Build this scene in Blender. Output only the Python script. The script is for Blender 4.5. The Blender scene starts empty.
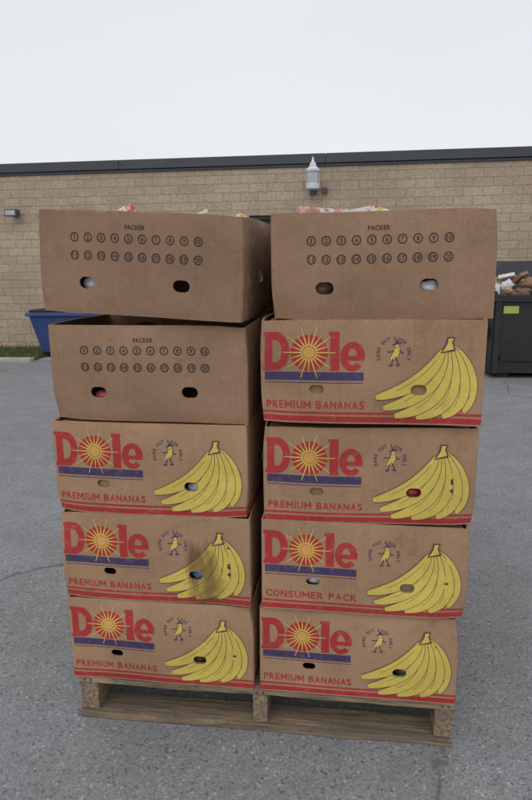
import bpy, bmesh, math, random
import numpy as np
from mathutils import Vector, Matrix, noise

random.seed(7)
S = bpy.context.scene
COL = S.collection
W, H, D, RC = .51, .245, .40, .006
WF, DF, Q = W-2*RC, D-2*RC, math.pi*RC/2
PER = 2*(WF+DF)+4*Q

# ------------------------------------------------------------------ materials
def newmat(name):
    m = bpy.data.materials.new(name); m.use_nodes = True
    nt = m.node_tree; nt.nodes.clear()
    o = nt.nodes.new('ShaderNodeOutputMaterial'); b = nt.nodes.new('ShaderNodeBsdfPrincipled')
    nt.links.new(b.outputs[0], o.inputs[0])
    return m, nt, b
def N(nt, t, **kw):
    n = nt.nodes.new(t)
    for k, v in kw.items(): setattr(n, k, v)
    return n
def noise_n(nt, vec, scale, detail=3, rough=.55, mapscale=None):
    if mapscale:
        mp = N(nt, 'ShaderNodeMapping'); mp.inputs['Scale'].default_value = mapscale
        nt.links.new(vec, mp.inputs[0]); vec = mp.outputs[0]
    n = N(nt, 'ShaderNodeTexNoise'); n.inputs['Scale'].default_value = scale
    n.inputs['Detail'].default_value = detail; n.inputs['Roughness'].default_value = rough
    nt.links.new(vec, n.inputs['Vector']); return n.outputs[0]
def rng(nt, v, a, b, c, d, clamp=True):
    n = N(nt, 'ShaderNodeMapRange'); n.clamp = clamp
    for i, x in enumerate((a, b, c, d)): n.inputs[i+1].default_value = x
    nt.links.new(v, n.inputs[0]); return n.outputs[0]
def mth(nt, op, a, b=None):
    n = N(nt, 'ShaderNodeMath', operation=op)
    for i, x in enumerate((a, b)):
        if x is None: continue
        if isinstance(x, (int, float)): n.inputs[i].default_value = x
        else: nt.links.new(x, n.inputs[i])
    return n.outputs[0]
def mix(nt, fac, a, b, bt='MIX'):
    n = N(nt, 'ShaderNodeMix', data_type='RGBA', blend_type=bt)
    for idx, x in ((0, fac), (6, a), (7, b)):
        if isinstance(x, (int, float)): n.inputs[idx].default_value = x
        elif isinstance(x, tuple): n.inputs[idx].default_value = (*x, 1) if len(x) == 3 else x
        else: nt.links.new(x, n.inputs[idx])
    return n.outputs[2]
def coords(nt): return N(nt, 'ShaderNodeTexCoord').outputs['Object']
def bump(nt, b, h, strength, dist):
    n = N(nt, 'ShaderNodeBump'); n.inputs['Strength'].default_value = strength
    n.inputs['Distance'].default_value = dist
    nt.links.new(h, n.inputs['Height']); nt.links.new(n.outputs[0], b.inputs['Normal'])
def vscale(nt, col, v):
    c = N(nt, 'ShaderNodeCombineXYZ')
    for i in range(3): nt.links.new(v, c.inputs[i])
    return mix(nt, 1.0, col, c.outputs[0], 'MULTIPLY')

def stainfac(nt, c):
    s = N(nt, 'ShaderNodeSeparateXYZ'); nt.links.new(c, s.inputs[0])
    nz = noise_n(nt, c, 26, 4, .6, (1, 1, .35))
    dx = mth(nt, 'DIVIDE', mth(nt, 'SUBTRACT', s.outputs[0], .130), .06)
    dz = mth(nt, 'DIVIDE', mth(nt, 'SUBTRACT', s.outputs[2], .085), .12)
    r = mth(nt, 'ADD', mth(nt, 'MULTIPLY', dx, dx), mth(nt, 'MULTIPLY', dz, dz))
    r = mth(nt, 'ADD', r, mth(nt, 'MULTIPLY', nz, 2.4))
    return rng(nt, r, 2.05, 1.40, 0, .75)
def edgewear(nt, c, cs):
    s = N(nt, 'ShaderNodeSeparateXYZ'); nt.links.new(c, s.inputs[0])
    ex = rng(nt, mth(nt, 'ABSOLUTE', s.outputs[0]), W/2-.012, W/2-.001, 0, 1)
    ez = rng(nt, mth(nt, 'ABSOLUTE', mth(nt, 'SUBTRACT', s.outputs[2], H/2)), H/2-.008, H/2-.001, 0, 1)
    e = mth(nt, 'MAXIMUM', ex, ez)
    n = noise_n(nt, cs, 30, 4, .75)
    return rng(nt, mth(nt, 'ADD', mth(nt, 'MULTIPLY', e, .24), n), .72, .90, 0, .45)

CB = (.375, .230, .138)
def shifted(nt, c):
    r = N(nt, 'ShaderNodeObjectInfo').outputs['Random']
    a = N(nt, 'ShaderNodeVectorMath', operation='ADD'); nt.links.new(c, a.inputs[0])
    cb = N(nt, 'ShaderNodeCombineXYZ'); nt.links.new(mth(nt, 'MULTIPLY', r, 23.0), cb.inputs[1])
    nt.links.new(cb.outputs[0], a.inputs[1]); return a.outputs[0], r
def cardboard(name, base=CB, stain=False):
    m, nt, b = newmat(name); c = coords(nt); cs, r = shifted(nt, c)
    big = rng(nt, noise_n(nt, cs, 5, 3), .3, .7, .84, 1.12)
    fine = rng(nt, noise_n(nt, cs, 380, 1), .25, .75, .86, 1.12)
    flt = noise_n(nt, cs, 60, 2, .5, (5, 5, .12))
    v = mth(nt, 'MULTIPLY', mth(nt, 'MULTIPLY', big, fine), rng(nt, flt, .3, .7, .95, 1.04))
    v = mth(nt, 'MULTIPLY', v, rng(nt, r, 0, 1, .92, 1.06))
    col = vscale(nt, base, v)
    sc = rng(nt, noise_n(nt, cs, 34, 5, .78, (1, 1, 2.2)), .60, .74, 0, .40)
    col = mix(nt, sc, col, (.47, .345, .25))
    col = mix(nt, edgewear(nt, c, cs), col, (.50, .38, .28))
    dk = rng(nt, noise_n(nt, cs, 11, 5, .72), .57, .72, 0, .45)
    col = mix(nt, dk, col, (.18, .110, .066))
    if stain: col = mix(nt, stainfac(nt, c), col, (.12, .062, .03))
    nt.links.new(col, b.inputs['Base Color'])
    b.inputs['Roughness'].default_value = .82
    b.inputs['Specular IOR Level'].default_value = .22
    h = mth(nt, 'ADD', mth(nt, 'MULTIPLY', flt, .4), mth(nt, 'MULTIPLY', noise_n(nt, cs, 10, 3), 6.0))
    bump(nt, b, h, .7, .0012)
    return m
def ink(name, colr, base=CB, wear=.5, stain=False):
    m, nt, b = newmat(name); c = coords(nt); cs, r = shifted(nt, c)
    w = rng(nt, noise_n(nt, cs, 60, 5, .8), .53, .71, .05, wear)
    v = rng(nt, noise_n(nt, cs, 5, 3), .3, .7, .84, 1.12)
    v = mth(nt, 'MULTIPLY', v, rng(nt, noise_n(nt, cs, 380, 1), .25, .75, .88, 1.10))
    col = vscale(nt, mix(nt, w, colr, base), v)
    col = mix(nt, edgewear(nt, c, cs), col, (.46, .34, .25))
    dk = rng(nt, noise_n(nt, cs, 11, 5, .72), .58, .74, 0, .35)
    col = mix(nt, dk, col, (.12, .07, .045))
    if stain: col = mix(nt, stainfac(nt, c), col, (.14, .07, .03))
    nt.links.new(col, b.inputs['Base Color'])
    b.inputs['Roughness'].default_value = .6
    b.inputs['Specular IOR Level'].default_value = .3
    bump(nt, b, mth(nt, 'MULTIPLY', noise_n(nt, cs, 10, 3), 6.0), .7, .0012)
    return m
def plain(name, colr, rough=.6, metal=0, var=.12, scale=12, bmp=0, bscale=40):
    m, nt, b = newmat(name); c = coords(nt)
    v = rng(nt, noise_n(nt, c, scale, 5, .65), .3, .7, 1-var, 1+var)
    nt.links.new(vscale(nt, colr, v), b.inputs['Base Color'])
    b.inputs['Roughness'].default_value = rough; b.inputs['Metallic'].default_value = metal
    if bmp: bump(nt, b, noise_n(nt, c, bscale, 4), .6, bmp)
    return m
def wrapper(name, A, B, C):
    m, nt, b = newmat(name); c = coords(nt)
    f = rng(nt, noise_n(nt, c, 28, 2), .50, .52, 0, 1); g = rng(nt, noise_n(nt, c, 45, 3, .5, (1, 1, 1.7)), .57, .59, 0, 1)
    nt.links.new(mix(nt, g, mix(nt, f, A, B), C), b.inputs['Base Color']); b.inputs['Roughness'].default_value = .28
    bump(nt, b, noise_n(nt, c, 40, 4), .6, .003); return m

def inkset(stain):
    sfx = '_stained' if stain else ''
    return [cardboard('cardboard'+sfx, stain=stain),
            ink('red_ink'+sfx, (.42, .024, .034), stain=stain),
            ink('blue_ink'+sfx, (.045, .035, .12), stain=stain),
            ink('yellow_ink'+sfx, (.66, .51, .10), wear=.30, stain=stain),
            ink('sun_ink'+sfx, (.68, .38, .10), wear=.3, stain=stain),
            ink('outline_ink'+sfx, (.05, .04, .06), wear=.5, stain=stain),
            ink('black_ink'+sfx, (.022, .018, .02), wear=.3, stain=stain)]
CLEAN, STAINED = inkset(False), inkset(True)
TRAYCB = cardboard('tray_cardboard', (.300, .186, .119))
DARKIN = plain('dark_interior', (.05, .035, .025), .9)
ITEM = {'white': plain('white_wrap', (.62, .62, .62), .35, var=.3, scale=60),
        'pink': plain('pink_wrap', (.50, .10, .15), .3, var=.4, scale=60),
        'red': plain('red_wrap', (.42, .04, .04), .3, var=.3, scale=60),
        'blue': plain('blue_wrap', (.15, .30, .50), .3, var=.4, scale=60),
        'green': plain('green_wrap', (.10, .16, .06), .3, var=.4, scale=50),
        'yellow': plain('yellow_wrap', (.65, .50, .10), .3, var=.3, scale=50),
        'tan': plain('tan_card', (.40, .28, .16), .8),
        'brown': plain('brown_wrap', (.17, .10, .06), .6, var=.3)}
ITEMK = list(ITEM)

# ------------------------------------------------------------------ 2D shapes
def fill2d(splines, extrude=0):
    cu = bpy.data.curves.new('t', 'CURVE'); cu.dimensions = '2D'; cu.fill_mode = 'BOTH'
    cu.extrude = extrude
    for pts in splines:
        sp = cu.splines.new('POLY'); sp.points.add(len(pts)-1)
        for p, q in zip(sp.points, pts): p.co = (q[0], q[1], 0, 1)
        sp.use_cyclic_u = True
    ob = bpy.data.objects.new('t', cu); COL.objects.link(ob)
    dg = bpy.context.evaluated_depsgraph_get(); me = ob.evaluated_get(dg).to_mesh()
    vs = [tuple(v.co) for v in me.vertices]; fs = [tuple(p.vertices) for p in me.polygons]
    ob.evaluated_get(dg).to_mesh_clear()
    bpy.data.objects.remove(ob); bpy.data.curves.remove(cu)
    return vs, fs
TCACHE = {}
def text2d(s, x0, x1, z0, z1, bold=.0):
    key = (s, bold)
    if key not in TCACHE:
        cu = bpy.data.curves.new('t', 'FONT'); cu.body = s; cu.offset = bold; cu.resolution_u = 3
        cu.size = 1; cu.space_character = 1.08
        ob = bpy.data.objects.new('t', cu); COL.objects.link(ob)
        dg = bpy.context.evaluated_depsgraph_get(); me = ob.evaluated_get(dg).to_mesh()
        TCACHE[key] = (np.array([tuple(v.co) for v in me.vertices]), [tuple(p.vertices) for p in me.polygons])
        ob.evaluated_get(dg).to_mesh_clear()
        bpy.data.objects.remove(ob); bpy.data.curves.remove(cu)
    v, f = TCACHE[key]
    mn, mx = v.min(0), v.max(0)
    sx = (x1-x0)/(mx[0]-mn[0]); sz = (z1-z0)/(mx[1]-mn[1])
    return [(x0+(p[0]-mn[0])*sx, z0+(p[1]-mn[1])*sz, 0) for p in v], f
def ell(cx, cz, rx, rz, n=40, a0=0, a1=2*math.pi, closed=True):
    m = n if closed else n-1
    return [(cx+rx*math.cos(a0+(a1-a0)*i/m), cz+rz*math.sin(a0+(a1-a0)*i/m)) for i in range(n)]
def rect(x0, x1, z0, z1): return [(x0, z0), (x1, z0), (x1, z1), (x0, z1)]
def stadium(cx, cz, w, h, n=8):
    r = h/2; a = w/2-r
    return ([(cx+a+r*math.cos(t), cz+r*math.sin(t)) for t in [(-.5+i/n)*math.pi for i in range(n+1)]] +
            [(cx-a+r*math.cos(t), cz+r*math.sin(t)) for t in [(.5+i/n)*math.pi for i in range(n+1)]])
def glyph_M():
    s = .20
    return [(0, 0), (s, 0), (s, .62), (.5, .18), (1-s, .62), (1-s, 0), (1, 0), (1, 1), (1-s, 1), (.5, .48), (s, 1), (0, 1)]
def caption2d(s, x0, x1, z0, z1):
    wd = {'I': .35, ' ': .45, 'E': .78, 'P': .82, 'M': 1.15, 'U': .95, 'R': .9, 'S': .8}
    ws = [wd.get(c, .95) for c in s]; gap = .20
    tot = sum(ws)+gap*(len(s)-1); k = (x1-x0)/tot; x = x0; out = []
    for c, w in zip(s, ws):
        if c != ' ':
            if c == 'M':
                v, f = fill2d([[(x+p[0]*w*k, z0+p[1]*(z1-z0)) for p in glyph_M()]])
            elif c == 'I':
                v, f = fill2d([[(x+p[0]*w*k, z0+p[1]*(z1-z0)) for p in [(0, 0), (1, 0), (1, .14), (.8, .14), (.8, .86), (1, .86), (1, 1), (0, 1), (0, .86), (.2, .86), (.2, .14), (0, .14)]]])
            else:
                v, f = text2d(c, x, x+w*k, z0, z1, .022)
            out.append((v, f))
        x += (w+gap)*k
    return out

def crescent(P0, P1, P2, P3, wmax, extra=0, n=22, off=0, t0=0, t1=1, wconst=None):
    L, Rr = [], []
    P = [np.array(p) for p in (P0, P1, P2, P3)]
    for i in range(n+1):
        t = t0+(t1-t0)*i/n; u = 1-t
        p = u**3*P[0]+3*u*u*t*P[1]+3*u*t*t*P[2]+t**3*P[3]
        d = 3*u*u*(P[1]-P[0])+6*u*t*(P[2]-P[1])+3*t*t*(P[3]-P[2]); d = d/np.linalg.norm(d)
        nn = np.array([-d[1], d[0]])
        w = wconst if wconst else wmax*(.20+.80*max(0, math.sin(math.pi*min(1, max(0, (t*.97+.015))**1.15)))**.6)+extra
        c = p+nn*off*math.sin(math.pi*t)
        L.append(tuple(c+nn*w)); Rr.append(tuple(c-nn*w))
    return L+Rr[::-1]

def px(x, y): return ((x-260)*.002237, .245-(y-320)*.00233)
def banana_shapes():
    out = []
    crown = [(454, 346), (455, 348), (452, 347), (449, 347), (447, 348), (445, 350)]
    b = [
        ((470, 358), (484, 388), (469, 411)),
        ((466, 368), (477, 402), (448, 416)),
        ((460, 374), (464, 409), (422, 417)),
        ((453, 374), (448, 407), (400, 416)),
        ((447, 370), (434, 400), (388, 408)),
        ((441, 364), (424, 389), (380, 397)),
    ]
    lay = 0
    for i, (c1, c2, tip) in enumerate(b):
        A = [px(*crown[i]), px(*c1), px(*c2), px(*tip)]
        w = .0160 if i else .013
        out.append((crescent(*A, w, .0014), 5, lay)); out.append((crescent(*A, w), 3, lay+1))
        out.append((crescent(*A, w, off=-.0050, t0=.2, t1=.82, wconst=.0005, n=14), 5, lay+1.6))
        lay += 2.2
    st = [px(443, 353), px(458, 350), px(455, 342), px(457, 337), px(449, 337), px(448, 343)]
    out.append((st, 5, lay))
    st2 = [px(445, 351.5), px(456, 348.5), px(453.6, 342), px(455.3, 338.3), px(450.3, 338.3), px(449.6, 343.5)]
    out.append((st2, 3, lay+1))
    return out

HD = [(.132, .084, .034, .020), (.365, .084, .036, .024)]
HT = [(.125, .075, .042, .028), (.362, .078, .042, .028)]
TH = .0045

def front_elems(kind, caption):
    E = []
    def add(spl, m, lay): v, f = fill2d(spl); E.append((v, f, m, lay))
    if kind == 'lid':
        inner = [(.028, .146), (.028, .199)]+[(.036+.0135*math.cos(a), .1725+.0265*math.sin(a)) for a in np.linspace(math.pi/2, -math.pi/2, 12)]
        outer = [(.006, .127), (.006, .135), (.010, .139), (.010, .206), (.006, .210), (.006, .218)]+[(.036+.032*math.cos(a), .1725+.0455*math.sin(a)) for a in np.linspace(math.pi/2, -math.pi/2, 22)]
        add([outer, inner], 1, 0)
        add([ell(.114, .169, .0435, .042)], 1, 0)
        add([[(.163, .128), (.184, .128), (.184, .218), (.160, .218), (.160, .211), (.163, .207)]], 1, 0)
        cx, cz = .214, .161; rx, rz = .028, .034; ix, iz = .0125, .020
        zb = .152
        a_s = math.asin((zb-cz)/rz); a_i = math.pi-math.asin((zb-cz)/iz)
        e = ell(cx, cz, rx, rz, 34, a_s, math.radians(318), False)
        e += [(cx+ix*1.05*math.cos(a), cz+iz*math.sin(a)) for a in np.linspace(math.radians(318), a_i, 12)]
        top = .163; a_t = math.asin((top-cz)/iz)
        hole = [(cx+ix*.85*math.cos(a), cz+iz*math.sin(a)) for a in np.linspace(a_t, math.pi-a_t, 12)]
        add([e, hole], 1, 0)
        add([rect(.010, .240, .105, .1245)], 2, 0)
        add([rect(.010, .240, .0985, .1003)], 2, 0)
        star = []; n = 20; c = (.114, .170)
        for i in range(n):
            a = 2*math.pi*i/n; R_ = .062 if i % 2 == 0 else .046
            for da, r in ((-.095, .019), (-.012, R_), (.012, R_), (.095, .019)):
                star.append((c[0]+r*math.cos(a+da), c[1]+r*math.sin(a+da)))
        add([star], 3, 2)
        add([ell(*c, .0175, .0175, 28)], 4, 3)
        add([ell(*c, .0150, .0150, 28), ell(*c, .0139, .0139, 28)], 1, 4)
        for v, f in caption2d(caption, .012, .243, .0365, .0555): E.append((v, f, 1, 0))
        for sp, m, lay in banana_shapes(): add([sp], m, lay+1)
        cc = px(397, 352)
        s = "HANG OUT LOOK ONLY"
        for i, ch in enumerate(s):
            if ch == ' ': continue
            a = math.radians(200-220*i/(len(s)-1)); r = .031
            v, f = text2d(ch, -.0029, .0029, 0, .0084, .03)
            ca, sa = math.cos(a-math.pi/2), math.sin(a-math.pi/2)
            v = [(cc[0]+r*math.cos(a)+x*ca-z*sa, cc[1]-.003+r*math.sin(a)+x*sa+z*ca, 0) for x, z, _ in v]
            E.append((v, f, 2, 0))
        def cp(x, z): return (cc[0]+x, cc[1]+z)
        add([crescent(cp(.006, .020), cp(.010, .006), cp(.006, -.008), cp(-.006, -.016), .0068, .0013)], 2, 0)
        add([crescent(cp(.006, .020), cp(.010, .006), cp(.006, -.008), cp(-.006, -.016), .0068)], 3, 1)
        add([[cp(-.003, .016), cp(.017, .020), cp(.016, .023), cp(.011, .022), cp(.009, .027), cp(.003, .026), cp(.003, .020), cp(-.004, .018)]], 2, 2)
        add([crescent(cp(.002, .003), cp(-.008, .004), cp(-.010, -.004), cp(-.013, .004), 0, n=8, wconst=.0012)], 2, 2)
        add([crescent(cp(.012, .004), cp(.018, .002), cp(.018, -.006), cp(.022, .001), 0, n=8, wconst=.0012)], 2, 2)
        add([crescent(cp(-.001, -.013), cp(-.002, -.02), cp(-.003, -.022), cp(-.004, -.027), 0, n=6, wconst=.0012)], 2, 2)
        add([crescent(cp(.003, -.010), cp(.008, -.016), cp(.009, -.02), cp(.011, -.026), 0, n=6, wconst=.0012)], 2, 3)
        add([ell(*cp(.011, -.0285), .005, .0022, 12)], 2, 4); add([ell(*cp(-.006, -.0295), .005, .0022, 12)], 2, 4)
        add([ell(*cp(.004, .011), .0012, .0016, 8)], 2, 4); add([ell(*cp(.009, .011), .0012, .0016, 8)], 2, 4)
    else:
        v, f = text2d('PACKER', .222, .272, .2025, .2135, .02); E.append((v, f, 6, 0))
        for i in range(20):
            x = .094+.0343*(i % 10); z = .182 if i < 10 else .140
            add([ell(x, z, .0108, .0112, 20), ell(x, z, .0080, .0084, 20)], 6, 0)
            hw = .0030 if i < 9 else .0055
            if i == 0: hw = .0015
            v, f = text2d(str(i+1), x-hw, x+hw, z-.0053, z+.0053, .025); E.append((v, f, 6, 0))
    return E

def build_base(kind, caption='PREMIUM BANANAS'):
    """flat strip: wall panel with hand holes + print, cut on a grid; x=s (perimeter), y=height, z=offset"""
    bm = bmesh.new()
    def put(v, f, m, dx, dz):
        vs = [bm.verts.new((p[0]+dx, p[1], p[2]+dz)) for p in v]
        for q in f:
            try: fc = bm.faces.new([vs[i] for i in q]); fc.material_index = m
            except ValueError: pass
    holes = HD if kind == 'lid' else HT
    allh = []
    half = PER/2
    for k in (0, 1):
        for h in holes: allh.append((h[0]-RC+k*half, h[1], h[2], h[3]))
        allh.append((WF+Q+DF/2-(0 if k == 0 else half), .105, .075, .030))
    s0 = WF/2-half+.0005; s1 = WF/2+half-.0005
    hh = [h if h[0] < s1-.03 else (h[0]-PER, *h[1:]) for h in allh]
    v, f = fill2d([rect(s0, s1, .0005, H-.0005)]+[stadium(*h) for h in hh], TH/2)
    put(v, f, 0, 0, -TH/2)
    for k in (0, 1):
        for v, f, m, lay in front_elems(kind, caption):
            put(v, f, m, -RC+k*half, .0006+lay*.00018)
    if kind == 'lid':
        for z0, z1 in ((.0235, .0290), (.0045, .0180)):
            v, f = fill2d([rect(s0, s1, z0, z1)]); put(v, f, 1, 0, .0005)
    cuts = list(np.arange(math.floor(s0/.02)*.02, s1+half, .02))
    for k in (-1, 0, 1):
        o = k*half
        for st in (WF, WF+Q+DF):
            cuts += [o+st+Q*j/3 for j in range(4)]
    cuts = [c for c in cuts if s0 < c < s1+WF]
    for cx in cuts:
        bmesh.ops.bisect_plane(bm, geom=bm.verts[:]+bm.edges[:]+bm.faces[:], dist=1e-7, plane_co=(cx, 0, 0), plane_no=(1, 0, 0))
    for cz in list(np.arange(.02, H, .02))+[.010, H-.010]:
        bmesh.ops.bisect_plane(bm, geom=bm.verts[:]+bm.edges[:]+bm.faces[:], dist=1e-7, plane_co=(0, cz, 0), plane_no=(0, 1, 0))
    for h in allh:
        pts = stadium(*h)
        def near():
            return [fc for fc in bm.faces if fc.verts[0].co.z > .0001 and
                    min(v.co.x for v in fc.verts) < h[0]+h[2]/2+.001 and max(v.co.x for v in fc.verts) > h[0]-h[2]/2-.001 and
                    min(v.co.y for v in fc.verts) < h[1]+h[3]/2+.001 and max(v.co.y for v in fc.verts) > h[1]-h[3]/2-.001]
        if not near(): continue
        for i in range(len(pts)):
            a, b_ = pts[i], pts[(i+1) % len(pts)]
            d = (b_[0]-a[0], b_[1]-a[1])
            if abs(d[0])+abs(d[1]) < 1e-6: continue
            fs = near(); g = set(fs)
            for fc in fs: g.update(fc.edges); g.update(fc.verts)
            bmesh.ops.bisect_plane(bm, geom=list(g), dist=1e-7, plane_co=(a[0], a[1], 0), plane_no=(d[1], -d[0], 0))
        kill = []
        for fc in near():
            c = fc.calc_center_median()
            ax = max(0, abs(c.x-h[0])-(h[2]/2-h[3]/2))
            if math.hypot(ax, c.y-h[1]) < h[3]/2*.995: kill.append(fc)
        bmesh.ops.delete(bm, geom=kill, context='FACES')
    me = bpy.data.meshes.new('base_'+kind); bm.to_mesh(me); bm.free()
    return me

def mapper(s):
    s = s % PER
    if s < WF: return (-WF/2+s, 0), (0, -1), math.sin(math.pi*s/WF)
    s -= WF
    if s < Q: a = -math.pi/2+s/RC; return (WF/2+RC*math.cos(a), RC+RC*math.sin(a)), (math.cos(a), math.sin(a)), 0
    s -= Q
    if s < DF: return (W/2, RC+s), (1, 0), math.sin(math.pi*s/DF)
    s -= DF
    if s < Q: a = s/RC; return (WF/2+RC*math.cos(a), D-RC+RC*math.sin(a)), (math.cos(a), math.sin(a)), 0
    s -= Q
    if s < WF: return (WF/2-s, D), (0, 1), math.sin(math.pi*s/WF)
    s -= WF
    if s < Q: a = math.pi/2+s/RC; return (-WF/2+RC*math.cos(a), D-RC+RC*math.sin(a)), (math.cos(a), math.sin(a)), 0
    s -= Q
    if s < DF: return (-W/2, D-RC-s), (-1, 0), math.sin(math.pi*s/DF)
    s -= DF
    a = math.pi+s/RC
    return (-WF/2+RC*math.cos(a), RC+RC*math.sin(a)), (math.cos(a), math.sin(a)), 0

def add_lump(bm, c, r, m, seed=0, sub=3, amp=.18):
    ret = bmesh.ops.create_icosphere(bm, subdivisions=sub, radius=1)
    for v in ret['verts']:
        n = noise.noise(v.co*1.6+Vector((seed*3.1, seed, 0)))
        p = v.co*(1+amp*n)
        v.co = Vector((c[0]+p.x*r[0], c[1]+p.y*r[1], c[2]+p.z*r[2]))
        for fc in v.link_faces: fc.material_index = m; fc.smooth = True
def add_box(bm, x0, x1, y0, y1, z0, z1, m=0):
    vs = [bm.verts.new((x, y, z)) for z in (z0, z1) for x, y in ((x0, y0), (x1, y0), (x1, y1), (x0, y1))]
    for q in ((3, 2, 1, 0), (4, 5, 6, 7), (0, 1, 5, 4), (1, 2, 6, 5), (2, 3, 7, 6), (3, 0, 4, 7)):
        bm.faces.new([vs[i] for i in q]).material_index = m

def make_box_mesh(base, kind, seed, items=(None, None), stained=False, bulge=.004):
    me = base.copy(); me.name = 'banana_box'
    sd = Vector((seed*7.31, seed*3.7, seed*1.9)); rr = random.Random(seed*13)
    crush = [(rr.choice([-1, 1])*W/2, 0, rr.choice([0, H]), rr.uniform(.004, .009), rr.uniform(.035, .055)) for _ in range(2)]
    co = np.empty(len(me.vertices)*3); me.vertices.foreach_get('co', co); co = co.reshape(-1, 3)
    out = np.empty_like(co)
    for i, (s, z, o) in enumerate(co):
        (x, y), (nx, ny), w = mapper(s)
        p = Vector((x, y, z))
        d = .0050*noise.noise(p*3.2+sd) + bulge*w*math.sin(math.pi*z/H) + .0014*noise.noise(p*7+sd)
        d -= .0020*math.exp(-(z/.014)**2)+.0018*math.exp(-((H-z)/.014)**2)
        dz = .0035*noise.noise(Vector((x*4, y*4, 5))+sd)
        d *= .35+.65*w if w < .3 else 1
        X, Y, Z = x+nx*(o+d), y+ny*(o+d), z+dz
        for cx, cy, cz, a, R_ in crush:
            g = a*math.exp(-((x-cx)**2+(y-cy)**2+(z-cz)**2)/(R_*R_))
            X -= g*(1 if cx > 0 else -1)*.7; Y += g*.8; Z += g*.5*(1 if cz == 0 else -1)
        out[i] = (X, Y, Z)
    me.vertices.foreach_set('co', out.ravel())
    bm = bmesh.new(); bm.from_mesh(me)
    bmesh.ops.recalc_face_normals(bm, faces=[f for f in bm.faces if f.material_index == 0])
    e = .014
    add_box(bm, -W/2+e, W/2-e, e, D-e, .004, .0085, 0)
    if kind == 'lid':
        add_box(bm, -W/2+e, W/2-e, e, D-e, H-.0115, H-.007, 0)
    hs = HD if kind == 'lid' else HT
    for h, it in zip(hs, items):
        if not it: continue
        name, fx, fz = it
        cx = h[0]-W/2; m = 8+ITEMK.index(name)
        if name == 'tan':
            add_box(bm, cx-.03+fx*h[2], cx+.03+fx*h[2], .0095, .0125, h[1]-.02+fz*h[3], h[1]+.02+fz*h[3], m)
        else:
            add_lump(bm, (cx+fx*h[2], .032, h[1]+fz*h[3]), (.026, .018, .018), m, seed+fx*9)
    if kind != 'lid':
        for k in range(14):
            add_lump(bm, (rr.uniform(-.19, .19), rr.uniform(.07, .33), rr.uniform(.14, .20)),
                     (.06, .06, .035), 8+rr.choice([0, 1, 2, 3, 4, 5, 6]), seed+k, 2)
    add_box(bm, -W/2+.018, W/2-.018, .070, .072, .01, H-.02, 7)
    bm.to_mesh(me); bm.free()
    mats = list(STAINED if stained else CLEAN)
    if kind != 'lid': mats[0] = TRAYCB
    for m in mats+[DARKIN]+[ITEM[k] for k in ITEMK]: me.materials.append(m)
    me.shade_smooth(); me.set_sharp_from_angle(angle=math.radians(38))
    return me

def place(me, name, x, y, z, yaw=0, roll=0, parent=None):
    ob = bpy.data.objects.new(name, me); COL.objects.link(ob)
    ob.rotation_mode = 'XYZ'; ob.location = (x, y, z); ob.rotation_euler = (0, -roll, yaw)
    if parent: ob.parent = parent
    return ob

LID = build_base('lid'); LIDC = build_base('lid', 'CONSUMER PACK'); TRAY = build_base('tray')
FR = [
 ('t', .2935, .0224, 1.1189, .0015, .0070, (('brown', -.2, -.2), ('white', .1, -.25)), 0),
 ('l', .2708, -.0230, .8773, -.0127, -.0001, (('tan', 0, -.05), ('tan', -.3, .1)), 0),
 ('l', .2727, -.0063, .6216, .0008, .0047, (('tan', .1, -.3), ('red', 0, -.4)), 0),
 ('c', .2646, -.0138, .3775, -.0067, -.0032, (('white', .1, -.2), ('tan', .2, -.35)), 0),
 ('l', .2558, -.0061, .1290, -.0039, -.0006, (None, ('green', .5, -.7)), 0),
 ('t', -.2840, .0109, 1.1261, -.0521, -.0450, (('white', 0, -.1), None), 0),
 ('t', -.2765, .0276, .8594, -.0133, -.0038, (('pink', 0, -.6), None), 0),
 ('l', -.2771, .0016, .6168, -.0159, -.0011, (('tan', .2, -.2), ('white', .2, -.4)), 0),
 ('l', -.2727, -.0064, .3731, -.0038, -.0008, (None, ('blue', .2, -.3)), 1),
 ('l', -.2699, -.0046, .1275, .0018, .0001, (None, ('brown', -.4, -.7)), 0)]
for i, (k, x, y, z, yw, rl, it, stn) in enumerate(FR):
    base = {'t': TRAY, 'l': LID, 'c': LIDC}[k]; kind = 'tray' if k == 't' else 'lid'
    me = make_box_mesh(base, kind, i+1, it, bool(stn))
    place(me, 'banana_box', x, y, z, yw, rl)
rearL = [make_box_mesh(LID, 'lid', 31), make_box_mesh(LID, 'lid', 37)]
rearT = make_box_mesh(TRAY, 'tray', 41)
rr = random.Random(3)
for row in (1, 2):
    for sx in (-1, 1):
        for lv in range(5):
            me = rearT if lv == 4 else rearL[(lv+row) % 2]
            place(me, 'banana_box', sx*.268+rr.uniform(-.006, .006), row*.412+.012+rr.uniform(-.004, .004), .1285+lv*.2465, rr.uniform(-.006, .006))

# ------------------------------------------------------------------ generic mesh object
def finish(bm, name, mats, bevel=0, smooth=False):
    me = bpy.data.meshes.new(name)
    bmesh.ops.recalc_face_normals(bm, faces=bm.faces[:])
    bm.to_mesh(me); bm.free()
    for m in mats: me.materials.append(m)
    ob = bpy.data.objects.new(name, me); COL.objects.link(ob)
    if bevel:
        md = ob.modifiers.new('bevel', 'BEVEL'); md.width = bevel; md.segments = 2; md.limit_method = 'ANGLE'
    if smooth: me.shade_smooth(); me.set_sharp_from_angle(angle=math.radians(40))
    return ob

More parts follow.
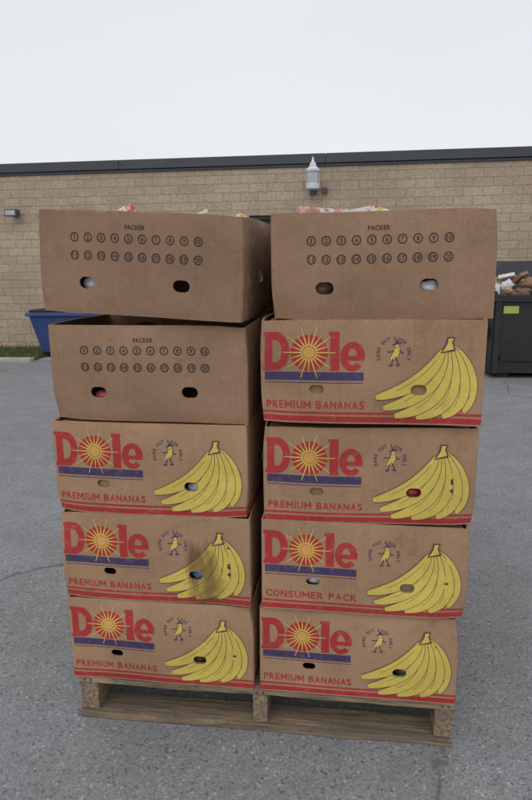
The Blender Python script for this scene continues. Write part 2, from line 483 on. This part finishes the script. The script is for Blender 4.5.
# pallet
def wood(name, base, axis):
    m, nt, b = newmat(name); c = coords(nt)
    sc = (.06, 1, 1) if axis == 'x' else (1, .06, 1)
    g = noise_n(nt, c, 90, 5, .7, sc); g2 = noise_n(nt, c, 14, 4, .6, tuple(.35 if q < 1 else 1 for q in sc))
    g3 = noise_n(nt, c, 60, 4, .7)
    col = mix(nt, rng(nt, g, .38, .64, 0, 1), tuple(q*.30 for q in base), tuple(min(1, q*1.15) for q in base))
    col = mix(nt, rng(nt, g2, .40, .62, 0, .75), col, (.14, .115, .09))
    col = mix(nt, rng(nt, g3, .58, .70, 0, .6), col, (.06, .048, .038))
    nt.links.new(col, b.inputs['Base Color']); b.inputs['Roughness'].default_value = .85
    bump(nt, b, g, 1, .0025); return m
WX, WY, WD = wood('pallet_wood_boards', (.33, .235, .145), 'x'), wood('pallet_wood_stringers', (.36, .26, .165), 'y'), plain('nail_steel', (.06, .05, .045), .5)
bm = bmesh.new()
def board(x0, x1, y0, y1, z0, z1, m, seed):
    n = 24; lng = (x1-x0) > (y1-y0); rings = []
    for i in range(n+1):
        t = i/n
        if lng:
            x = x0+(x1-x0)*t
            e0 = .004*noise.noise(Vector((t*5, seed, 0)))+.0026*noise.noise(Vector((t*23, seed, 0))); e1 = .004*noise.noise(Vector((t*5, seed, 4)))
            zz = .0025*noise.noise(Vector((t*2.5, seed, 9)))
            if i in (0, n): x += .003*noise.noise(Vector((seed, i, 1)))
            ring = [(x, y0+e0, z0+zz), (x, y1+e1, z0+zz), (x, y1+e1, z1+zz), (x, y0+e0, z1+zz)]
        else:
            y = y0+(y1-y0)*t; ring = [(x0, y, z0), (x0, y, z1), (x1, y, z1), (x1, y, z0)]
        rings.append([bm.verts.new(p) for p in ring])
    for a, b in zip(rings, rings[1:]):
        for j in range(4): bm.faces.new((a[j], a[(j+1) % 4], b[(j+1) % 4], b[j])).material_index = m
    bm.faces.new(rings[0][::-1]).material_index = m; bm.faces.new(rings[-1]).material_index = m
sd = 1
for y0, w in ((.0, .14), (.20, .09), (.35, .09), (.50, .14), (.70, .09), (.86, .09), (1.08, .14)):
    board(-.512, .512, y0, y0+w, .1085, .1265, 0, sd); sd += 1
for y0, w in ((-.006, .088), (.52, .14), (1.08, .14)):
    board(-.516, .510, y0, y0+w, .003, .0195, 0, sd); sd += 1
for x, w in ((-.486, .050), (0, .040), (.486, .046)):
    board(x-w/2, x+w/2, .004, 1.21, .0215, .1060, 1, sd); sd += 1
for y in (.03, .065, .55, .62, 1.12, 1.18):
    for x in (-.486, 0, .486):
        for dx in (-.008, .01):
            r_ = bmesh.ops.create_cone(bm, cap_ends=True, segments=8, radius1=.003, radius2=.003, depth=.002,
                                  matrix=Matrix.Translation((x+dx, y+dx*.6, .0215 if y > .1 else .020)))
            for v_ in r_['verts']:
                for fc in v_.link_faces: fc.material_index = 2
for x in (-.496, -.478, -.008, .009, .48, .496):
    r_ = bmesh.ops.create_cone(bm, cap_ends=True, segments=8, radius1=.003, radius2=.003, depth=.003,
                               matrix=Matrix.Translation((x, -.0015, .1175)) @ Matrix.Rotation(math.pi/2, 4, 'X'))
    for v_ in r_['verts']:
        for fc in v_.link_faces: fc.material_index = 2
finish(bm, 'wooden_pallet', [WX, WY, WD], .0015)

# ------------------------------------------------------------------ bags sticking out of open boxes
def bag(name, loc, size, rot, mat, seed):
    bm = bmesh.new(); n = 24; g = {}
    for side in (1, -1):
        for i in range(n+1):
            for j in range(n+1):
                u, v = i/n*2-1, j/n*2-1
                t = (max(0, 1-abs(v)**2.5))**.6*(max(0, 1-abs(u)**6))**.5
                h = side*t*size[2]*(1+.6*noise.noise(Vector((u*2.5, v*2.5, seed+side))))
                if t == 0: h = side*.0004
                h += .006*noise.noise(Vector((u*6, v*6, seed)))
                wx = size[0]*(1-.06*(1-abs(v))*abs(u))
                g[side, i, j] = bm.verts.new((u*wx+.003*noise.noise(Vector((v*9, seed, 0))), h, v*size[1]))
        for i in range(n):
            for j in range(n):
                bm.faces.new((g[side, i, j], g[side, i+1, j], g[side, i+1, j+1], g[side, i, j+1]))
    bmesh.ops.remove_doubles(bm, verts=bm.verts[:], dist=.001)
    ob = finish(bm, name, [mat], 0, True); ob.location = loc; ob.rotation_euler = rot
    return ob
I = ITEM
wr1 = wrapper('bag_print_pink', (.50, .06, .16), (.60, .55, .52), (.50, .38, .05))
wr2 = wrapper('bag_print_green', (.55, .52, .42), (.12, .26, .07), (.50, .40, .06))
wr3 = wrapper('bag_print_pale', (.52, .48, .46), (.50, .22, .22), (.30, .16, .10))
ZT = 1.364
bag('snack_bag', (-.36, .09, ZT-.042), (.055, .075, .02), (.2, 1.2, .1), wr1, 1)
bag('snack_bag', (-.18, .10, ZT-.050), (.045, .085, .025), (.3, 1.3, -.2), wr2, 2)
bag('snack_bag', (-.12, .10, ZT-.056), (.04, .055, .018), (-.2, 1.0, .3), wr3, 3)
bag('snack_bag', (-.08, .20, ZT-.050), (.045, .06, .02), (.3, .9, .5), wr1, 4)
bag('snack_bag', (.16, .09, ZT-.037), (.07, .05, .02), (.2, .08, .1), wr3, 5)
bag('snack_bag', (.31, .10, ZT-.050), (.06, .055, .02), (.1, .3, -.2), wr1, 6)
bag('snack_bag', (.24, .12, ZT-.042), (.05, .055, .02), (.1, -.2, .3), wr3, 7)

# ------------------------------------------------------------------ ground
m, nt, b = newmat('asphalt'); c = coords(nt)
wp = N(nt, 'ShaderNodeVectorMath', operation='ADD')
nz = N(nt, 'ShaderNodeTexNoise'); nz.inputs['Scale'].default_value = 1.2; nz.inputs['Detail'].default_value = 5; nz.inputs['Roughness'].default_value = .7
nt.links.new(c, nz.inputs['Vector'])
sc = N(nt, 'ShaderNodeVectorMath', operation='SCALE'); sc.inputs['Scale'].default_value = .35
nt.links.new(nz.outputs['Color'], sc.inputs[0]); nt.links.new(c, wp.inputs[0]); nt.links.new(sc.outputs[0], wp.inputs[1])
vor = N(nt, 'ShaderNodeTexVoronoi', feature='DISTANCE_TO_EDGE'); vor.inputs['Scale'].default_value = .36
nt.links.new(wp.outputs[0], vor.inputs['Vector'])
crack = mth(nt, 'MULTIPLY', rng(nt, vor.outputs['Distance'], .0010, .0040, 1, 0), rng(nt, noise_n(nt, c, .9, 2), .42, .55, .35, 1))
ag = N(nt, 'ShaderNodeTexVoronoi'); ag.inputs['Scale'].default_value = 150; nt.links.new(c, ag.inputs['Vector'])
sep = N(nt, 'ShaderNodeSeparateColor'); nt.links.new(ag.outputs['Color'], sep.inputs[0])
ag2 = N(nt, 'ShaderNodeTexVoronoi'); ag2.inputs['Scale'].default_value = 310; nt.links.new(c, ag2.inputs['Vector'])
sep2 = N(nt, 'ShaderNodeSeparateColor'); nt.links.new(ag2.outputs['Color'], sep2.inputs[0])
col = mix(nt, rng(nt, sep.outputs[0], .1, .95, 0, 1), (.160, .161, .167), (.270, .272, .278))
col = mix(nt, .5, col, mix(nt, sep2.outputs[1], (.125, .126, .132), (.325, .327, .333)))
col = mix(nt, rng(nt, sep.outputs[1], .94, .96, 0, .6), col, (.06, .057, .06))
col = mix(nt, rng(nt, sep.outputs[2], .965, .98, 0, .5), col, (.46, .45, .43))
v = mth(nt, 'MULTIPLY', rng(nt, noise_n(nt, c, .5, 4), .3, .7, .90, 1.08), rng(nt, noise_n(nt, c, 5, 4, .6), .3, .7, .88, 1.10))
col = vscale(nt, col, v)
col = mix(nt, rng(nt, noise_n(nt, c, 1.6, 5, .7), .60, .78, 0, .35), col, (.09, .09, .093))
col = mix(nt, mth(nt, 'MULTIPLY', crack, .7), col, (.06, .057, .055))
nt.links.new(col, b.inputs['Base Color']); b.inputs['Roughness'].default_value = .75
hh = mth(nt, 'SUBTRACT', mth(nt, 'MULTIPLY', ag.outputs['Distance'], 1.5), mth(nt, 'MULTIPLY', crack, 1.2))
bump(nt, b, hh, .45, .0014)
ASPH = m
bm = bmesh.new(); bmesh.ops.create_grid(bm, x_segments=8, y_segments=8, size=300)
finish(bm, 'asphalt_ground', [ASPH])

CONC = plain('concrete', (.36, .35, .33), .85, var=.15, scale=8, bmp=.002, bscale=60)
bm = bmesh.new()
for k in range(-5, 5): add_box(bm, k*3+.0, k*3+2.988, 6.62, 7.62, -.02, .0045)
finish(bm, 'concrete_apron', [CONC], 0)
bm = bmesh.new()
for k in range(-8, -2):
    add_box(bm, k*2+.0, min(k*2+1.99, -4.05), 6.40, 6.53, -.05, .05)
finish(bm, 'concrete_kerb', [CONC], .012)

# grass strip
GR = plain('grass_blades', (.09, .13, .035), .6, var=.4, scale=3); SOIL = plain('soil', (.10, .08, .05), .9)
bm = bmesh.new(); add_box(bm, -16, -4.06, 6.532, 7.60, -.02, .03, 1)
for k in range(14000):
    x = -4.08-abs(random.random())**1.4*9; y = random.uniform(6.54, 7.58); a = random.uniform(0, 6.28); h = random.uniform(.03, .10)
    w = .006; lx, ly = random.uniform(-.04, .04), random.uniform(-.04, .04)
    vs = [bm.verts.new((x-w*math.cos(a), y-w*math.sin(a), .025)), bm.verts.new((x+w*math.cos(a), y+w*math.sin(a), .025)), bm.verts.new((x+lx, y+ly, .025+h))]
    bm.faces.new(vs)
me = bpy.data.meshes.new('grass_strip'); bm.to_mesh(me); bm.free(); me.materials.append(GR); me.materials.append(SOIL)
COL.objects.link(bpy.data.objects.new('grass_strip', me))

# ------------------------------------------------------------------ building
m, nt, b = newmat('split_face_block'); c = coords(nt)
s = N(nt, 'ShaderNodeSeparateXYZ'); nt.links.new(c, s.inputs[0])
cb = N(nt, 'ShaderNodeCombineXYZ'); nt.links.new(mth(nt, 'ADD', s.outputs[0], s.outputs[1]), cb.inputs[0]); nt.links.new(s.outputs[2], cb.inputs[1])
bt = N(nt, 'ShaderNodeTexBrick'); nt.links.new(cb.outputs[0], bt.inputs['Vector'])
bt.inputs['Scale'].default_value = 1; bt.inputs['Brick Width'].default_value = .26; bt.inputs['Row Height'].default_value = .121
bt.inputs['Mortar Size'].default_value = .006; bt.inputs['Mortar Smooth'].default_value = .5
bt.inputs['Color1'].default_value = (.49, .39, .285, 1); bt.inputs['Color2'].default_value = (.415, .32, .23, 1)
bt.inputs['Mortar'].default_value = (.36, .29, .22, 1); bt.inputs['Bias'].default_value = -.1
v = mth(nt, 'MULTIPLY', rng(nt, noise_n(nt, c, 1.2, 5), .3, .7, .88, 1.1), rng(nt, noise_n(nt, c, 26, 5, .75), .3, .7, .76, 1.20))
v = mth(nt, 'MULTIPLY', v, rng(nt, noise_n(nt, c, 1.5, 4, .6, (3, 3, .25)), .55, .8, 1, .86))
nt.links.new(vscale(nt, bt.outputs['Color'], v), b.inputs['Base Color']); b.inputs['Roughness'].default_value = .9
hh = mth(nt, 'ADD', mth(nt, 'MULTIPLY', bt.outputs['Fac'], -.6), mth(nt, 'MULTIPLY', noise_n(nt, c, 24, 5, .75), 1.6))
bump(nt, b, hh, .8, .014)
BLOCK = m
COPE = plain('coping_metal', (.045, .05, .06), .45, var=.15, scale=2)
DOOR = plain('painted_door', (.05, .05, .05), .5); ROOF = plain('roof_membrane', (.12, .12, .12), .9)
root = bpy.data.objects.new('block_building', None); COL.objects.link(root)
YW = 7.65; HW = 2.66; DX0, DX1, DH = -1.16, .0, 1.98
bm = bmesh.new()
add_box(bm, -18, DX0, YW, YW+.3, -.1, HW); add_box(bm, DX1, 14, YW, YW+.3, -.1, HW); add_box(bm, DX0, DX1, YW, YW+.3, DH, HW)
add_box(bm, -18, -17.7, YW+.3, YW+14, -.1, HW); add_box(bm, 13.7, 14, YW+.3, YW+14, -.1, HW); add_box(bm, -17.7, 13.7, YW+13.7, YW+14, -.1, HW)
o = finish(bm, 'walls', [BLOCK]); o.parent = root
bm = bmesh.new()
x = -18.06
while x < 14.0:
    x2 = min(x+3.0, 14.06); add_box(bm, x, x2-.004, YW-.05, YW+.36, HW, HW+.13); x = x2
add_box(bm, -18.04, 14.04, YW-.025, YW-.002, HW-.04, HW-.002)
o = finish(bm, 'coping', [COPE], .006); o.parent = root
bm = bmesh.new(); add_box(bm, -17.7, 13.7, YW+.3, YW+13.7, HW-.5, HW-.4); o = finish(bm, 'roof', [ROOF]); o.parent = root
bm = bmesh.new()
add_box(bm, DX0+.06, DX1-.06, YW+.14, YW+.18, .02, DH-.06); add_box(bm, DX0, DX0+.055, YW+.06, YW+.2, 0, DH); add_box(bm, DX1-.055, DX1, YW+.06, YW+.2, 0, DH)
add_box(bm, DX0+.055, DX1-.055, YW+.06, YW+.2, DH-.055, DH); add_box(bm, DX1-.16, DX1-.12, YW+.08, YW+.14, .95, 1.1)
o = finish(bm, 'service_door', [DOOR], .004); o.parent = root

# wall lantern + small flood light
def ring_stack(bm, cx, cy, prof, m, n=20):
    rs = []
    for z, r in prof: rs.append([bm.verts.new((cx+r*math.cos(2*math.pi*i/n), cy+r*math.sin(2*math.pi*i/n), z)) for i in range(n)])
    for a, b_ in zip(rs, rs[1:]):
        for i in range(n):
            f = bm.faces.new((a[i], a[(i+1) % n], b_[(i+1) % n], b_[i])); f.material_index = m
    bm.faces.new(rs[0][::-1]).material_index = m; bm.faces.new(rs[-1]).material_index = m
WHT = plain('white_enamel', (.62, .64, .66), .4); GLS = plain('frosted_glass', (.42, .45, .47), .2); DK = plain('dark_metal', (.07, .07, .075), .5)
bm = bmesh.new(); cx = .205-.0488*8.9; cy = YW-.2
ring_stack(bm, cx, cy, [(2.29, .06), (2.30, .095), (2.36, .10), (2.37, .085)], 0)
ring_stack(bm, cx, cy, [(2.372, .08), (2.46, .088), (2.52, .088)], 1)
ring_stack(bm, cx, cy, [(2.522, .10), (2.545, .105), (2.58, .07), (2.60, .045), (2.605, .05), (2.63, .045), (2.66, .02), (2.72, .008)], 0)
add_box(bm, cx-.02, cx+.02, cy+.05, YW-.001, 2.31, 2.345, 2); add_box(bm, cx-.05, cx+.05, YW-.02, YW-.0005, 2.24, 2.42, 2)
add_box(bm, cx+.12, cx+.20, YW-.06, YW-.0005, 2.26, 2.33, 2)
for i in range(6):
    a = i*math.pi/3; add_box(bm, cx+.089*math.cos(a)-.004, cx+.089*math.cos(a)+.004, cy+.089*math.sin(a)-.004, cy+.089*math.sin(a)+.004, 2.368, 2.53, 0)
finish(bm, 'wall_lantern', [WHT, GLS, DK], 0, True)
bm = bmesh.new(); fx = .205-.548*9.0; fz = 1.2404+.0936*9.0
add_box(bm, fx-.05, fx+.05, YW-.03, YW-.0005, fz-.05, fz+.05, 0); add_box(bm, fx-.015, fx+.015, YW-.10, YW-.03, fz-.01, fz+.02, 0)
add_box(bm, fx-.09, fx+.09, YW-.19, YW-.10, fz-.055, fz+.045, 0); add_box(bm, fx-.075, fx+.075, YW-.194, YW-.1905, fz-.04, fz+.03, 1)
finish(bm, 'flood_light', [DK, GLS], .006)

# ------------------------------------------------------------------ dumpster
STL = plain('dumpster_steel', (.013, .014, .015), .55, var=.4, scale=6); LIDM = plain('dumpster_lid', (.03, .032, .036), .55)
LBL = plain('label_yellow', (.40, .42, .09), .5); RUB = plain('rubber', (.02, .02, .02), .8)
bm = bmesh.new(); x0, x1, y0, y1, zb, zt = 1.85, 3.70, 5.56, 6.85, .06, .93; t = .03
add_box(bm, x0, x1, y0, y0+t, zb, zt-.08); add_box(bm, x0, x1, y1-t, y1, zb, zt+.02)
add_box(bm, x0, x0+t, y0+t+.001, y1-t-.001, zb, zt-.02); add_box(bm, x1-t, x1, y0+t+.001, y1-t-.001, zb, zt-.02)
add_box(bm, x0+t, x1-t, y0+t, y1-t, zb+.01, zb+.04)
add_box(bm, x0-.04, x1+.04, y0-.04, y0+.05, zt-.079, zt-.01)
add_box(bm, x0-.04, x0+.045, y0+.052, y1, zt-.019, zt+.03); add_box(bm, x1-.045, x1+.04, y0+.052, y1, zt-.019, zt+.03)
for xx in (x0+.02, (x0+x1)/2-.03, x1-.08): add_box(bm, xx, xx+.06, y0-.035, y0-.001, zb, zt-.081)
add_box(bm, x0+.1, x1-.1, y0-.03, y0-.0015, .20, .27)
for yy in (y0+.25, y1-.35): add_box(bm, x0-.035, x0-.001, yy, yy+.07, zb, zt-.021)
add_box(bm, x0-.07, x0-.0365, y0+.15, y1-.2, .42, .56)
add_box(bm, x1+.0, x1+.07, y0+.15, y1-.2, .42, .56)
for xx in (x0+.1, x1-.22):
    add_box(bm, xx, xx+.12, y0+.05, y1-.05, .0, zb-.001, 3)
add_box(bm, x0+.11, x0+.27, y0-.004, y0-.0012, .72, .80, 2)
for k in (0, 1):
    a0 = x0+.02+k*.93
    vs = []
    for yy, zz in ((y1+.03, zt+.03), (y1+.10, zt+.36), (y1+.13, zt+.355), (y1+.06, zt+.02)):
        vs.append((bm.verts.new((a0, yy, zz)), bm.verts.new((a0+.9, yy, zz))))
    for i in range(4):
        p, q = vs[i], vs[(i+1) % 4]; bm.faces.new((p[0], q[0], q[1], p[1])).material_index = 1
    bm.faces.new([v[0] for v in vs]).material_index = 1; bm.faces.new([v[1] for v in vs][::-1]).material_index = 1
finish(bm, 'dumpster', [STL, LIDM, LBL, RUB], .006)
bm = bmesh.new(); r2 = random.Random(5)
for k in range(90):
    add_lump(bm, (r2.uniform(x0+.14, x1-.14), r2.uniform(y0+.2, y1-.15), r2.uniform(.82, 1.02)), (r2.uniform(.05, .12), r2.uniform(.05, .10), r2.uniform(.03, .08)), r2.choice([0, 1, 2, 3, 4, 1]), k, 2, .9)
for k in range(26):
    cx, cy, cz = r2.uniform(x0+.2, x1-.2), r2.uniform(y0+.2, y1-.25), r2.uniform(.96, 1.10)
    v0 = len(bm.verts); q = r2.uniform(.5, 1); add_box(bm, -.13*q, .13*q, -.09*q, .09*q, -.02, .02, r2.choice([0, 0, 3, 4])); bm.verts.ensure_lookup_table()
    M = Matrix.Translation((cx, cy, cz)) @ Matrix.Rotation(r2.uniform(-.7, .7), 4, 'X') @ Matrix.Rotation(r2.uniform(-.6, .6), 4, 'Y') @ Matrix.Rotation(r2.uniform(0, 3), 4, 'Z')
    for v in list(bm.verts)[v0:]: v.co = M @ v.co
finish(bm, 'trash_heap', [I['tan'], I['brown'], RUB, I['white'], plain('food_waste', (.26, .14, .08), .7)], 0)

# ------------------------------------------------------------------ blue cart
BLU = plain('blue_plastic', (.03, .055, .18), .5, var=.25)
bm = bmesh.new(); bx0, bx1 = -4.09, -3.15
by0, by1 = 6.85-.02, 6.85+.60
def taper(x0, x1, y0, y1, z0, z1, g, m):
    lo = [(x0, y0), (x1, y0), (x1, y1), (x0, y1)]; hi = [(x0-g, y0-g), (x1+g, y0-g), (x1+g, y1+g), (x0-g, y1+g)]
    a = [bm.verts.new((*p, z0)) for p in lo]; b_ = [bm.verts.new((*p, z1)) for p in hi]
    for i in range(4): bm.faces.new((a[i], a[(i+1) % 4], b_[(i+1) % 4], b_[i])).material_index = m
    bm.faces.new(a[::-1]).material_index = m; bm.faces.new(b_).material_index = m
taper(bx0, bx1, by0, by1, .08, .60, .10, 0)
add_box(bm, bx0-.14, bx1+.14, by0-.14, by1+.13, .601, .655, 0)
add_box(bm, bx0-.10, bx1+.10, by0-.10, by1+.10, .656, .69, 1)
for xx in (bx0+.05, bx1-.1):
    for yy in (by0+.08, by1-.08):
        bmesh.ops.create_cone(bm, cap_ends=True, segments=16, radius1=.04, radius2=.04, depth=.04, matrix=Matrix.Translation((xx, yy, .04)) @ Matrix.Rotation(math.pi/2, 4, 'Y'))
for f in bm.faces:
    if f.calc_center_median().z < .079: f.material_index = 1
finish(bm, 'blue_utility_cart', [BLU, RUB], .012)

# ------------------------------------------------------------------ camera
cx_, cy_, cz_, yaw, pitch, roll, fpx = .2048, -1.4214, 1.2404, .1256, .2148, -.0107, 607.05
f_ = Vector((-math.sin(yaw)*math.cos(pitch), math.cos(yaw)*math.cos(pitch), -math.sin(pitch)))
r0 = Vector((math.cos(yaw), math.sin(yaw), 0)); u0 = r0.cross(f_)
r_ = r0*math.cos(roll)+u0*math.sin(roll); u_ = -r0*math.sin(roll)+u0*math.cos(roll)
cam = bpy.data.cameras.new('camera'); co = bpy.data.objects.new('camera', cam); COL.objects.link(co)
M = Matrix.Identity(4)
for i in range(3): M[i][0], M[i][1], M[i][2] = r_[i], u_[i], -f_[i]
M[0][3], M[1][3], M[2][3] = cx_, cy_, cz_
co.matrix_world = M
cam.sensor_fit = 'VERTICAL'; cam.sensor_height = 24; cam.lens = fpx/800*24; cam.clip_end = 2000; cam.clip_start = .05
S.camera = co

# ------------------------------------------------------------------ light
SE, SA = math.radians(48), math.radians(190)
w = bpy.data.worlds.new('World'); S.world = w; w.use_nodes = True; nt = w.node_tree
bg = nt.nodes['Background']; bg.inputs['Strength'].default_value = .105
sky = nt.nodes.new('ShaderNodeTexSky'); sky.sky_type = 'NISHITA'; sky.sun_disc = False
sky.sun_elevation = SE; sky.sun_rotation = SA
tc = nt.nodes.new('ShaderNodeTexCoord')
cn = noise_n(nt, tc.outputs['Generated'], 1.6, 4, .5, (1, 1, 2.5))
sp = N(nt, 'ShaderNodeSeparateXYZ'); nt.links.new(tc.outputs['Generated'], sp.inputs[0])
cl = mix(nt, rng(nt, sp.outputs[2], .05, .75, 0, 1), (8.2, 8.3, 8.4), (7.3, 7.6, 8.1))
cl = vscale(nt, cl, rng(nt, cn, .3, .7, .97, 1.03))
nt.links.new(mix(nt, .94, sky.outputs[0], cl), bg.inputs['Color'])
sl = bpy.data.lights.new('sun', 'SUN'); sl.energy = .95; sl.angle = math.radians(55); sl.color = (1, .97, .94)
so = bpy.data.objects.new('sun', sl); COL.objects.link(so)
dirv = Vector((math.sin(SA)*math.cos(SE), math.cos(SA)*math.cos(SE), math.sin(SE)))
so.rotation_euler = dirv.to_track_quat('Z', 'Y').to_euler()
S.view_settings.view_transform = 'Standard'; S.view_settings.look = 'None'; S.view_settings.exposure = 0
for m in (LID, LIDC, TRAY): bpy.data.meshes.remove(m)
